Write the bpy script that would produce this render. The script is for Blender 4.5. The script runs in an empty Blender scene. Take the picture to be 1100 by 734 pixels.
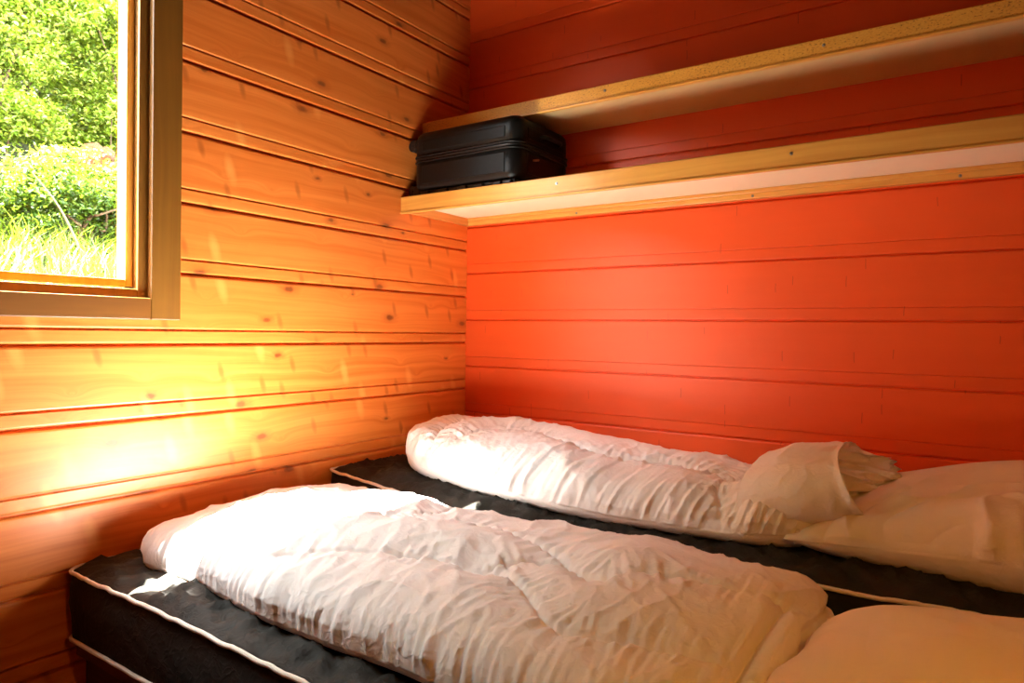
import bpy, bmesh, math, random
import numpy as np
from mathutils import Vector, Matrix

# ------------------------------------------------------------------ camera, light, exposure
S = bpy.context.scene
COL = S.collection
CAM = Vector((1.6767, -2.1241, 1.008))
YAW, PITCH, ROLL, FPX = 0.60121, -0.013454, 0.015185, 737.52
fw = Vector((-math.sin(YAW) * math.cos(PITCH), math.cos(YAW) * math.cos(PITCH), math.sin(PITCH)))
r0 = Vector((math.cos(YAW), math.sin(YAW), 0)); u0 = r0.cross(fw)
rt = r0 * math.cos(ROLL) + u0 * math.sin(ROLL); up = u0 * math.cos(ROLL) - r0 * math.sin(ROLL)
cd = bpy.data.cameras.new('camera'); cam = bpy.data.objects.new('camera', cd); COL.objects.link(cam)
cam.matrix_world = Matrix(((rt.x, up.x, -fw.x, CAM.x), (rt.y, up.y, -fw.y, CAM.y), (rt.z, up.z, -fw.z, CAM.z), (0, 0, 0, 1)))
cd.sensor_width = 36; cd.lens = FPX / 1100 * 36; cd.clip_start = .02; cd.clip_end = 200
S.camera = cam

SUN_DIR = Vector((.40, .44, -1.0)).normalized()
sd = bpy.data.lights.new('sun', 'SUN'); sd.energy = 450; sd.angle = math.radians(.53); sd.color = (1, .95, .86)
sun = bpy.data.objects.new('sun', sd); COL.objects.link(sun)
sun.rotation_euler = SUN_DIR.to_track_quat('-Z', 'Y').to_euler()

W = bpy.data.worlds.new('sky'); S.world = W; W.use_nodes = True
bg = W.node_tree.nodes['Background']; bg.inputs[0].default_value = (.95, .98, 1, 1); bg.inputs[1].default_value = 60

S.view_settings.view_transform = 'Standard'; S.view_settings.look = 'None'
S.view_settings.gamma = 1; S.view_settings.use_curve_mapping = False
S.view_settings.exposure = -0.28
S.cycles.max_bounces = 14; S.cycles.diffuse_bounces = 10; S.cycles.transparent_max_bounces = 16
S.cycles.sample_clamp_indirect = 30
S.cycles.use_denoising = True
S.cycles.use_guiding = True

rng = random.Random(7)

# ------------------------------------------------------------------ helpers: objects
def link(name, me, mat=None, parent=None):
    o = bpy.data.objects.new(name, me); COL.objects.link(o)
    if mat: me.materials.append(mat)
    if parent: o.parent = parent
    return o
def empty(name, loc=(0, 0, 0)):
    o = bpy.data.objects.new(name, None); COL.objects.link(o); o.location = loc; o.empty_display_size = .05
    return o
def tag(o, label=None, cat=None, group=None, kind=None):
    if label: o['label'] = label
    if cat: o['category'] = cat
    if group: o['group'] = group
    if kind: o['kind'] = kind
    return o
def build(name, bm, mat, parent=None, smooth=False, origin=None):
    """bm is in world coordinates; origin = location of the parent empty"""
    if origin is not None: bmesh.ops.translate(bm, verts=bm.verts, vec=-Vector(origin))
    me = bpy.data.meshes.new(name); bm.to_mesh(me); bm.free()
    if smooth: me.polygons.foreach_set('use_smooth', [True] * len(me.polygons))
    return link(name, me, mat, parent)
def npmesh(name, V, F, mat, parent=None, origin=None, smooth=True):
    V = np.asarray(V, float)
    if origin is not None: V = V - np.array(origin)
    me = bpy.data.meshes.new(name)
    F = np.asarray(F)
    me.vertices.add(len(V)); me.vertices.foreach_set('co', V.ravel())
    k = F.shape[1]
    me.loops.add(F.size); me.loops.foreach_set('vertex_index', F.ravel().astype(np.int32))
    me.polygons.add(len(F)); me.polygons.foreach_set('loop_start', np.arange(0, F.size, k, dtype=np.int32))
    me.update(calc_edges=True); me.validate()
    me.polygons.foreach_set('use_smooth', [smooth] * len(me.polygons))
    return link(name, me, mat, parent)
def box(bm, x0, x1, y0, y1, z0, z1, bev=0.0, seg=2):
    m = Matrix.Translation(((x0 + x1) / 2, (y0 + y1) / 2, (z0 + z1) / 2)) @ Matrix.Diagonal((x1 - x0, y1 - y0, z1 - z0, 1))
    r = bmesh.ops.create_cube(bm, size=1, matrix=m)
    if bev:
        es = list({e for v in r['verts'] for e in v.link_edges})
        bmesh.ops.bevel(bm, geom=es, offset=bev, segments=seg, affect='EDGES', profile=.5)
def cyl(bm, p0, p1, r, seg=16, r2=None):
    p0, p1 = Vector(p0), Vector(p1); d = p1 - p0
    m = Matrix.Translation((p0 + p1) / 2) @ d.to_track_quat('Z', 'Y').to_matrix().to_4x4()
    bmesh.ops.create_cone(bm, cap_ends=True, segments=seg, radius1=r, radius2=r if r2 is None else r2, depth=d.length, matrix=m)
def tube_np(pts, rad, seg=8, closed=False):
    P = np.asarray(pts, float); n = len(P); R = np.broadcast_to(np.asarray(rad, float), (n,))
    T = np.gradient(P, axis=0)
    if closed: T = np.roll(P, -1, 0) - np.roll(P, 1, 0)
    T /= np.linalg.norm(T, axis=1)[:, None] + 1e-9
    ref = np.array([.13, .21, 1.]); A = np.cross(T, ref); A /= np.linalg.norm(A, axis=1)[:, None] + 1e-9
    B = np.cross(T, A)
    th = np.arange(seg) / seg * 2 * np.pi
    V = P[:, None, :] + R[:, None, None] * (np.cos(th)[None, :, None] * A[:, None, :] + np.sin(th)[None, :, None] * B[:, None, :])
    F = []
    for i in range(n if closed else n - 1):
        j = (i + 1) % n
        for k in range(seg):
            F.append((i * seg + k, i * seg + (k + 1) % seg, j * seg + (k + 1) % seg, j * seg + k))
    return V.reshape(-1, 3), np.array(F)

# ------------------------------------------------------------------ helpers: noise
_p = np.random.RandomState(3).permutation(256); _p = np.concatenate([_p, _p, _p])
_g = np.random.RandomState(5).randn(256, 3); _g /= np.linalg.norm(_g, axis=1)[:, None]
def pn(x, y, z=0.):
    x, y, z = np.broadcast_arrays(np.asarray(x, float), np.asarray(y, float), np.asarray(z, float))
    xi, yi, zi = np.floor(x).astype(int), np.floor(y).astype(int), np.floor(z).astype(int)
    fx, fy, fz = x - xi, y - yi, z - zi
    w = lambda t: t * t * t * (t * (t * 6 - 15) + 10)
    u, v, q = w(fx), w(fy), w(fz); out = 0
    for a in (0, 1):
        for b in (0, 1):
            for c in (0, 1):
                h = _p[(_p[(_p[(xi + a) & 255] + yi + b) & 255] + zi + c) & 255]
                g = _g[h]
                d = g[..., 0] * (fx - a) + g[..., 1] * (fy - b) + g[..., 2] * (fz - c)
                out = out + d * (u if a else 1 - u) * (v if b else 1 - v) * (q if c else 1 - q)
    return out * 1.5
def ridge(n, s=5.0):           # sharp crease lines where the noise crosses zero
    return np.exp(-np.abs(n) * s)
def seg_dist(X, Y, pts):       # distance to a polyline, and arc length along it
    D = np.full(X.shape, 9.); A = np.zeros(X.shape); acc = 0
    for (x0, y0), (x1, y1) in zip(pts[:-1], pts[1:]):
        dx, dy = x1 - x0, y1 - y0; L = math.hypot(dx, dy)
        t = np.clip(((X - x0) * dx + (Y - y0) * dy) / L ** 2, 0, 1)
        d = np.hypot(X - x0 - t * dx, Y - y0 - t * dy)
        m = d < D; D = np.where(m, d, D); A = np.where(m, acc + t * L, A); acc += L
    return D, A
def bez(pts, n=24):            # smooth polyline through points (Catmull-Rom)
    P = [np.array(p, float) for p in pts]; P = [2 * P[0] - P[1]] + P + [2 * P[-1] - P[-2]]; out = []
    for i in range(1, len(P) - 2):
        for t in np.linspace(0, 1, n, endpoint=False):
            a, b, c, d = P[i - 1:i + 3]
            out.append(.5 * (2 * b + (c - a) * t + (2 * a - 5 * b + 4 * c - d) * t ** 2 + (3 * b - a - 3 * c + d) * t ** 3))
    out.append(P[-2]); return np.array(out)

# ------------------------------------------------------------------ helpers: materials
class NT:
    def __init__(s, name):
        s.m = bpy.data.materials.new(name); s.m.use_nodes = True; s.t = s.m.node_tree
        s.b = s.t.nodes['Principled BSDF']; s.out = s.t.nodes['Material Output']
    def n(s, typ, **kw):
        nd = s.t.nodes.new(typ)
        for k, v in kw.items(): setattr(nd, k, v)
        return nd
    def l(s, a, b): s.t.links.new(a, b)
    def setv(s, sock, v):
        if isinstance(v, bpy.types.NodeSocket): s.l(v, sock)
        else: sock.default_value = v
    def math(s, op, a, b=0., c=None):
        nd = s.n('ShaderNodeMath', operation=op); s.setv(nd.inputs[0], a); s.setv(nd.inputs[1], b)
        if c is not None: s.setv(nd.inputs[2], c)
        return nd.outputs[0]
    def mix(s, f, a, b, mode='MIX'):
        nd = s.n('ShaderNodeMix', data_type='RGBA', blend_type=mode); s.setv(nd.inputs[0], f)
        for i, v in ((6, a), (7, b)):
            if isinstance(v, tuple): v = (*v[:3], 1)
            s.setv(nd.inputs[i], v)
        return nd.outputs[2]
    def ramp(s, f, stops):
        nd = s.n('ShaderNodeValToRGB'); s.l(f, nd.inputs[0]); e = nd.color_ramp.elements
        while len(e) < len(stops): e.new(.5)
        for i, (p, c) in enumerate(stops):
            e[i].position = p; e[i].color = (*c, 1) if isinstance(c, tuple) else (c, c, c, 1)
        return nd.outputs[0]
    def noise(s, vec, scale, detail=3, rough=.5, dist=0):
        nd = s.n('ShaderNodeTexNoise'); s.l(vec, nd.inputs['Vector'])
        nd.inputs['Scale'].default_value = scale; nd.inputs['Detail'].default_value = detail
        nd.inputs['Roughness'].default_value = rough; nd.inputs['Distortion'].default_value = dist
        return nd.outputs['Fac']
    def xyz(s):
        g = s.n('ShaderNodeNewGeometry'); sp = s.n('ShaderNodeSeparateXYZ'); s.l(g.outputs['Position'], sp.inputs[0])
        return g.outputs['Position'], sp.outputs[0], sp.outputs[1], sp.outputs[2]
    def comb(s, x, y, z):
        nd = s.n('ShaderNodeCombineXYZ'); s.setv(nd.inputs[0], x); s.setv(nd.inputs[1], y); s.setv(nd.inputs[2], z)
        return nd.outputs[0]
    def bump(s, h, st=.2, d=.002):
        nd = s.n('ShaderNodeBump'); nd.inputs['Strength'].default_value = st; nd.inputs['Distance'].default_value = d
        s.l(h, nd.inputs['Height']); s.l(nd.outputs[0], s.b.inputs['Normal'])
    def base(s, c):
        if isinstance(c, tuple): c = (*c[:3], 1)
        s.setv(s.b.inputs['Base Color'], c)
    def rough(s, v, spec=.5): s.setv(s.b.inputs['Roughness'], v); s.b.inputs['Specular IOR Level'].default_value = spec

PITCHB = .18
def m_wood(name, light, dark, along='y', board=None, knots=0.0, rough=.38, contrast=1., seed=0., across='z'):
    """pine: grain runs along one axis; board = (z of a joint, spacing) shifts the figure from plank to plank"""
    t = NT(name); P, x, y, z = t.xyz()
    ax = {'x': x, 'y': y, 'z': z}; u = ax[along]; v = ax[across]
    w = ax[[c for c in 'xyz' if c not in (along, across)][0]]
    if board:
        idx = t.math('FLOOR', t.math('DIVIDE', t.math('SUBTRACT', v, board[0]), board[1]))
        wn = t.n('ShaderNodeTexWhiteNoise', noise_dimensions='1D'); t.l(t.math('ADD', idx, 13.37 + seed), wn.inputs['W'])
        off = t.math('MULTIPLY', wn.outputs['Value'], 17.)
        bv = wn.outputs['Value']
    else:
        off = seed; bv = None
    uo = t.math('ADD', u, off)
    # knots
    kd = None
    if knots:
        kv = t.comb(t.math('MULTIPLY', uo, 6.5 * knots), t.math('MULTIPLY', v, 9.5), off)
        vo = t.n('ShaderNodeTexVoronoi', voronoi_dimensions='2D'); t.l(kv, vo.inputs['Vector']); vo.inputs['Scale'].default_value = 1
        vo.inputs['Randomness'].default_value = 1
        kd = vo.outputs['Distance']
        kd2 = t.math('ADD', kd, t.math('MULTIPLY', t.math('SUBTRACT', t.noise(P, 60, 2), .5), .07))
    sw = t.noise(t.comb(t.math('MULTIPLY', uo, 1.6), t.math('MULTIPLY', v, 5.), w), 1., 2)
    vv = t.math('ADD', t.math('MULTIPLY', v, 1.), t.math('MULTIPLY', sw, .06))
    if kd is not None:
        bend = t.math('POWER', 2.718, t.math('MULTIPLY', kd, -9.))
        vv = t.math('ADD', vv, t.math('MULTIPLY', bend, .035))
    g1 = t.noise(t.comb(t.math('MULTIPLY', uo, 1.1), t.math('MULTIPLY', vv, 46.), t.math('MULTIPLY', w, 46.)), 1., 4, .55)
    g2 = t.noise(t.comb(t.math('MULTIPLY', uo, 6.), t.math('MULTIPLY', vv, 240.), t.math('MULTIPLY', w, 240.)), 1., 2)
    f = t.ramp(g1, [(.36, 0.), (.66, 1.)])
    f = t.math('MULTIPLY', f, .85 * contrast)
    f = t.math('ADD', f, t.math('MULTIPLY', t.math('SUBTRACT', g2, .5), .45 * contrast))
    c = t.mix(f, light, dark)
    big = t.noise(t.comb(t.math('MULTIPLY', uo, 1.7), t.math('MULTIPLY', v, 3.), w), 1., 2)
    c = t.mix(t.math('MULTIPLY', t.math('SUBTRACT', big, .35), .55), c, tuple(a * .72 for a in dark))
    if bv is not None:
        c = t.mix(t.math('MULTIPLY', bv, .28), c, tuple(a * .8 for a in dark))
    if kd is not None:
        sc = t.n('ShaderNodeSeparateColor'); t.l(vo.outputs['Color'], sc.inputs[0])
        size = t.math('ADD', .35, t.math('MULTIPLY', sc.outputs[0], 1.15))
        kk = t.math('DIVIDE', kd2, size)
        here = t.math('GREATER_THAN', sc.outputs[1], .58)
        halo = t.math('MULTIPLY', t.ramp(kk, [(.05, 1.), (.17, 0.)]), here)
        c = t.mix(t.math('MULTIPLY', halo, .55), c, (.40, .075, .012))
        core = t.math('MULTIPLY', t.ramp(kk, [(.035, 1.), (.070, 0.)]), here)
        c = t.mix(t.math('MULTIPLY', core, .75), c, (.15, .042, .010))
        # faint branch streaks crossing the grain
        v2 = t.n('ShaderNodeTexVoronoi', voronoi_dimensions='2D'); v2.inputs['Scale'].default_value = 1
        t.l(t.comb(t.math('MULTIPLY', t.math('ADD', uo, t.math('MULTIPLY', v, .25)), 17.), t.math('MULTIPLY', v, 6.5), t.math('ADD', off, 3.)), v2.inputs['Vector'])
        s2 = t.n('ShaderNodeSeparateColor'); t.l(v2.outputs['Color'], s2.inputs[0])
        st = t.math('MULTIPLY', t.ramp(v2.outputs['Distance'], [(.06, 1.), (.20, 0.)]), t.math('GREATER_THAN', s2.outputs[0], .60))
        c = t.mix(t.math('MULTIPLY', st, .62), c, (.40, .085, .012))
        pale = t.math('MULTIPLY', t.ramp(v2.outputs['Distance'], [(.10, 1.), (.32, 0.)]), t.math('LESS_THAN', s2.outputs[0], .14))
        c = t.mix(t.math('MULTIPLY', pale, .45), c, (.95, .42, .10))
    t.base(c); t.rough(rough, .5)
    t.bump(t.math('ADD', g1, t.math('MULTIPLY', g2, .5)), .12, .002)
    return t.m
def m_plain(name, col, rough=.5, spec=.5, bump=None, var=.0, metal=0.):
    t = NT(name); P, x, y, z = t.xyz()
    if var: t.base(t.mix(t.noise(P, 6, 4), tuple(a * (1 - var) for a in col), tuple(min(1, a * (1 + var)) for a in col)))
    else: t.base(col)
    t.rough(rough, spec); t.b.inputs['Metallic'].default_value = metal
    if bump: t.bump(t.noise(P, bump[0], 3), bump[1], bump[2])
    return t.m

GL, GR = 1.6852, 1.9548       # heights of one joint on the pine wall and on the red wall
M_PINE = m_wood('pine_panelling', (.88, .275, .052), (.68, .155, .018), 'y', (GL - 20 * PITCHB, PITCHB), .75)
M_PINED = m_wood('dark_pine_panelling', (.19, .062, .009), (.14, .036, .005), 'y', (GL - 20 * PITCHB, PITCHB), .75)
M_PINEX = m_wood('dark_pine_panelling_across', (.19, .062, .009), (.14, .036, .005), 'x', (GL - 20 * PITCHB, PITCHB), .75)
M_CEIL = m_wood('pine_ceiling', (.12, .04, .008), (.08, .022, .004), 'y', (.02, .12), .7, across='x')
M_FLOOR = m_wood('dark_floor_boards', (.16, .055, .014), (.08, .025, .006), 'x', (-3.0, .14), .0, across='y')
M_CASE = m_wood('stained_window_wood', (.215, .09, .010), (.15, .056, .007), 'z', None, 0, .42, .8, 3.3, across='y')
M_CASEH = m_wood('stained_window_wood_level', (.215, .080, .010), (.15, .050, .007), 'y', None, 0, .42, .8, 8.3, across='z')
M_SASH = m_wood('sash_wood', (.75, .40, .07), (.55, .26, .04), 'z', None, 0, .35, .6, 1.3, across='y')
M_SHELFW = m_wood('shelf_pine', (.82, .42, .085), (.66, .27, .045), 'x', None, 0, .36, .9, 5.1)
M_SHELFY = m_wood('shelf_pine_cleat', (.80, .34, .075), (.62, .22, .04), 'y', None, 0, .4, .9, 2.1)
M_PLAT = m_wood('platform_boards', (.11, .04, .012), (.06, .02, .006), 'x', (0, .1), 0, .6)

def m_red():
    t = NT('red_painted_boards'); P, x, y, z = t.xyz()
    n = t.noise(t.comb(t.math('MULTIPLY', x, 1.5), y, t.math('MULTIPLY', z, 30.)), 1., 4)
    c = t.mix(n, (.86, .105, .015), (.80, .088, .012))
    # short hairline checks in the paint
    idx = t.math('FLOOR', t.math('DIVIDE', t.math('SUBTRACT', z, GR - 20 * PITCHB), PITCHB))
    vo = t.n('ShaderNodeTexVoronoi', voronoi_dimensions='2D')
    t.l(t.comb(t.math('ADD', t.math('MULTIPLY', x, 4.2), t.math('MULTIPLY', idx, 3.7)), t.math('MULTIPLY', z, 5.), 0), vo.inputs['Vector'])
    sp = t.n('ShaderNodeSeparateXYZ')
    vv = t.n('ShaderNodeVectorMath', operation='SUBTRACT')
    t.l(vo.inputs['Vector'].links[0].from_socket, vv.inputs[0]); t.l(vo.outputs['Position'], vv.inputs[1]); t.l(vv.outputs[0], sp.inputs[0])
    wob = t.math('MULTIPLY', t.math('SUBTRACT', t.noise(P, 25, 2), .5), .03)
    dx = t.math('ABSOLUTE', t.math('ADD', sp.outputs[0], wob)); dy = t.math('ABSOLUTE', sp.outputs[1])
    crack = t.math('MULTIPLY', t.math('LESS_THAN', dx, .0042), t.math('LESS_THAN', dy, .075))
    csp = t.n('ShaderNodeSeparateColor'); t.l(vo.outputs['Color'], csp.inputs[0])
    crack = t.math('MULTIPLY', crack, t.math('GREATER_THAN', csp.outputs[0], .955))
    c = t.mix(t.math('MULTIPLY', crack, .45), c, (.25, .012, .004))
    t.base(c); t.rough(.46, .4)
    t.bump(t.math('ADD', n, t.math('MULTIPLY', t.noise(P, 180, 2), .25)), .10, .002)
    return t.m
M_RED = m_red()
def m_cloth(name, col, weave=900, rough=.85, fine=.12, crease=.0, tint=None):
    t = NT(name); P, x, y, z = t.xyz()
    c = col
    if tint: c = t.mix(t.ramp(t.noise(P, 5, 3), [(.4, 0.), (.65, 1.)]), col, tint)
    t.base(c); t.rough(rough, .25); t.b.inputs['Sheen Weight'].default_value = .0
    h = t.noise(P, weave, 2)
    if crease:
        w = t.noise(P, 38, 3, .5, .6)
        rr = t.math('ABSOLUTE', t.math('SUBTRACT', w, .5))
        h = t.math('ADD', t.math('MULTIPLY', h, .15), t.math('MULTIPLY', t.ramp(rr, [(0., 1.), (.12, 0.)]), crease))
    t.bump(h, fine, .003)
    return t.m
M_DUVET = m_cloth('white_duvet_cotton', (.85, .83, .82), crease=.5, fine=.4)
M_PILLOW = m_cloth('cream_pillow_cotton', (.82, .74, .66), crease=.35, fine=.3)
M_MATT = m_cloth('charcoal_mattress_ticking', (.016, .0135, .010), 500, .7, .35, .6)
M_PIPE = m_cloth('white_piping', (.80, .74, .64), 700, .8, .3)
M_WHITEBOARD = m_plain('white_melamine', (.95, .86, .60), .5, .4, var=.02)
M_BEIGEBOARD = m_plain('pale_shelf_board', (.78, .54, .27), .55, .3, var=.05)
def m_chip():
    t = NT('speckled_chipboard_edge'); P, x, y, z = t.xyz()
    v = t.comb(t.math('MULTIPLY', x, 160.), t.math('MULTIPLY', y, 260.), t.math('MULTIPLY', z, 260.))
    n = t.noise(v, 1., 3, .6)
    big = t.noise(P, 7, 3)
    th = t.math('ADD', n, t.math('MULTIPLY', t.math('SUBTRACT', big, .5), .25))
    c = t.ramp(th, [(.33, (.26, .09, .015)), (.42, (.70, .32, .045)), (.7, (.78, .40, .06))])
    t.base(c); t.rough(.5); t.bump(n, .3, .002)
    return t.m
M_CHIP = m_chip()
M_SCREW = m_plain('screw_steel', (.35, .34, .30), .35, .5, metal=1.)
M_SHELL = m_plain('black_suitcase_shell', (.005, .0046, .004), .38, .25, (700, .25, .001))
M_SHELLRIM = m_plain('black_suitcase_trim', (.005, .005, .005), .34, .5)
M_RUBBER = m_plain('black_wheel_plastic', (.012, .012, .012), .28, .6)
M_BADGE = m_plain('tan_leather_handle', (.50, .16, .05), .35, .6)
M_GLASS = None
def m_glass():
    t = NT('window_glass'); t.t.nodes.remove(t.b)
    tr = t.n('ShaderNodeBsdfTransparent'); tr.inputs[0].default_value = (.97, .985, .975, 1)
    gl = t.n('ShaderNodeBsdfGlossy'); gl.inputs['Roughness'].default_value = .02
    lw = t.n('ShaderNodeLayerWeight'); lw.inputs[0].default_value = .5
    fr = t.math('ADD', .02, t.math('MULTIPLY', t.math('POWER', lw.outputs['Facing'], 4.), .5))
    mx = t.n('ShaderNodeMixShader'); t.l(fr, mx.inputs[0]); t.l(tr.outputs[0], mx.inputs[1]); t.l(gl.outputs[0], mx.inputs[2])
    t.l(mx.outputs[0], t.out.inputs[0]); return t.m
M_GLASS = m_glass()
def m_leaf(name, c0, c1, c2):
    t = NT(name); g = t.n('ShaderNodeNewGeometry')
    c = t.ramp(g.outputs['Random Per Island'], [(0., c0), (.55, c1), (1., c2)])
    t.base(c); t.rough(.45, .4)
    tl = t.n('ShaderNodeBsdfTranslucent'); t.l(t.mix(.6, c, (.16, .22, .008)), tl.inputs[0])
    mx = t.n('ShaderNodeMixShader'); mx.inputs[0].default_value = .42
    t.l(t.b.outputs[0], mx.inputs[1]); t.l(tl.outputs[0], mx.inputs[2]); t.l(mx.outputs[0], t.out.inputs[0])
    return t.m
M_LEAF_A = m_leaf('fresh_green_leaves', (.014, .046, .002), (.040, .092, .003), (.11, .15, .018))
M_LEAF_B = m_leaf('yellow_green_leaves', (.050, .10, .003), (.11, .17, .006), (.24, .27, .05))
M_LEAF_D = m_leaf('bush_leaves', (.012, .038, .002), (.028, .068, .003), (.07, .10, .012))
M_LEAF_C = m_leaf('mid_green_leaves', (.010, .032, .002), (.022, .058, .003), (.055, .09, .008))
M_GRASS = m_leaf('grass_blades', (.024, .055, .003), (.05, .085, .007), (.10, .12, .025))
M_BARK = m_plain('grey_brown_bark', (.06, .04, .02), .9, .2, (60, .6, .01), .3)
M_DEAD = m_plain('bleached_twig', (.075, .055, .03), .85, .2, (80, .4, .01), .2)
M_ROCK = m_plain('ochre_rock', (.045, .017, .003), .9, .2, (14, .8, .05), .45)
M_SOIL = m_plain('dark_soil', (.012, .014, .004), .95, .1, (18, .7, .06), .5)  # dark green-brown ground colour, mottled at random

# ------------------------------------------------------------------ the setting
ZC = 2.42; XR = 2.12; YB = -2.75
WY0, WY1, WZ0, WZ1 = -1.832, -1.240, 1.062, 2.178       # rough opening in the pine wall
def plank_profile(g0, z_lo, z_hi, fine=1.):
    """(depth, z) polyline of stacked planks: dark joint, narrow bead above it, thin quirk, broad face"""
    pts = [(0, z_lo)]
    k0 = math.floor((z_lo - g0) / PITCHB) - 1
    k = k0
    while True:
        g = g0 + k * PITCHB
        if g > z_hi + .1: break
        for d, dz in ((0, -.0095), (-.0014, -.0060), (-.005, -.0042), (-.014, -.0034), (-.014, .0014), (-.005, .0022), (-.0015, .0042), (-.0008, .0075),
                      (-.0008, .0318), (-.0030, .0334), (-.0090, .0342), (-.0090, .0368), (-.0030, .0376), (-.0008, .0392), (0, .0420)):
            if dz < .02: dz, d = dz * (.6 + .4 * fine), d * (.5 + .5 * fine)
            else: dz, d = .0355 + (dz - .0355) * fine, d * fine
            if z_lo < g + dz < z_hi: pts.append((d, g + dz))
        k += 1
    pts.append((0, z_hi)); return pts
def plank_wall(name, mat, g0, axis, spans, thick=.07, fine=1.):
    """spans: list of (t0, t1, zlo, zhi) along the wall"""
    bm = bmesh.new()
    for t0, t1, zl, zh in spans:
        pr = plank_profile(g0, zl, zh, fine)
        def P(d, t, z): return (d, t, z) if axis == 'y' else (t, -d, z)
        ra = [bm.verts.new(P(d, t0, z)) for d, z in pr]; rb = [bm.verts.new(P(d, t1, z)) for d, z in pr]
        ba = [bm.verts.new(P(-thick, t0, z)) for z in (zl, zh)]; bb = [bm.verts.new(P(-thick, t1, z)) for z in (zl, zh)]
        for i in range(len(pr) - 1): bm.faces.new((ra[i], ra[i + 1], rb[i + 1], rb[i]))
        bm.faces.new((ba[0], bb[0], bb[1], ba[1]))
        bm.faces.new((ra[0], rb[0], bb[0], ba[0])); bm.faces.new((ra[-1], ba[1], bb[1], rb[-1]))
        bm.faces.new(ra[::-1] + [ba[0], ba[1]]); bm.faces.new(rb + [bb[1], bb[0]])
    bmesh.ops.recalc_face_normals(bm, faces=bm.faces)
    return tag(build(name, bm, mat), kind='structure')
plank_wall('wall_left', M_PINE, GL, 'y', [(YB, WY0, 0, ZC), (WY0, WY1, 0, WZ0), (WY0, WY1, WZ1, ZC), (WY1, 0, 0, ZC)])
plank_wall('wall_far', M_RED, GR, 'x', [(-.07, XR, 0, ZC)], fine=.35)
bm = bmesh.new(); box(bm, XR, XR + .07, YB, .07, 0, ZC); tag(build('wall_right', bm, M_PINED), kind='structure')
bm = bmesh.new(); box(bm, -.07, XR + .07, YB - .07, YB, 0, ZC); tag(build('wall_back', bm, M_PINEX), kind='structure')
bm = bmesh.new(); box(bm, -.07, XR + .07, YB - .07, .07, -.06, 0); tag(build('floor', bm, M_FLOOR), kind='structure')
bm = bmesh.new(); box(bm, -.07, XR + .07, YB - .07, .07, ZC, ZC + .06); tag(build('ceiling', bm, M_CEIL), kind='structure')

# window: casing on the wall, frame, sash, pane
win = tag(empty('window_1', (0, -1.585, 1.06)), kind='structure'); wo = win.location.copy()
gy0, gy1, gz0, gz1 = -1.780, -1.291, 1.121, 2.12
def ring(bm, y0, y1, z0, z1, w, x0, x1, bev):
    """four members around an inner opening y0..y1, z0..z1 with width w"""
    box(bm, x0, x1, y0 - w, y0, z0 - w, z1 + w, bev); box(bm, x0, x1, y1, y1 + w, z0 - w, z1 + w, bev)
    box(bm, x0, x1, y0, y1, z0 - w, z0, bev); box(bm, x0, x1, y0, y1, z1, z1 + w, bev)
def wpart(name, mat, *boxes):
    bm = bmesh.new()
    for b in boxes: box(bm, *b)
    return build(name, bm, mat, win, origin=wo)
ci0, ci1, cz0, cz1 = gy0 - .041, gy1 + .041, gz0 - .044, gz1 + .044
fi0, fi1, fz0, fz1 = gy0 - .018, gy1 + .018, gz0 - .023, gz1 + .023
CW = .074
wpart('casing_stile', M_CASE, (0, .020, ci1, ci1 + CW, cz0 - .052, cz1 + .052, .0025))
wpart('casing_stile', M_CASE, (0, .020, ci0 - CW, ci0, cz0 - .052, cz1 + .052, .0025))
wpart('casing_sill', M_CASEH, (0, .0195, ci0, ci1, cz0 - .052, cz0, .0025))
wpart('casing_head', M_CASEH, (0, .0195, ci0, ci1, cz1, cz1 + .052, .0025))
bm = bmesh.new(); ring(bm, fi0, fi1, fz0, fz1, .034, -.070, 0.0, .002); build('window_frame', bm, M_CASE, win, origin=wo)
bm = bmesh.new(); ring(bm, gy0, gy1, gz0, gz1, .0178, -.064, -.022, .0018); build('window_sash', bm, M_SASH, win, origin=wo)
bm = bmesh.new(); box(bm, -.048, -.044, gy0 - .002, gy1 + .002, gz0 - .002, gz1 + .002); build('window_pane', bm, M_GLASS, win, origin=wo)

# ------------------------------------------------------------------ hillside outside
def ground_z(x, y):
    d = -x
    z = np.interp(d, [0, .8, 2.0, 3.0, 4.0, 5.0, 7.0, 8.5, 11.0, 16.0], [-.25, -.1, .55, 1.20, 1.55, 1.9, 2.6, 3.8, 8.0, 19.0])
    return z + .08 * pn(x * .9, y * .9, 2.) + .03 * pn(x * 3, y * 3, 5.)
nx, ny = 110, 150
gx = np.linspace(-.075, -16, nx); gyv = np.linspace(-18, 18, ny); XX, YY = np.meshgrid(gx, gyv, indexing='ij')
VV = np.stack([XX, YY, ground_z(XX, YY)], -1).reshape(-1, 3)
ii, jj = np.meshgrid(np.arange(nx - 1), np.arange(ny - 1), indexing='ij'); q = (ii * ny + jj).ravel()
tag(npmesh('ground', VV, np.stack([q, q + ny, q + ny + 1, q + 1], -1), M_SOIL), kind='structure')

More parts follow.
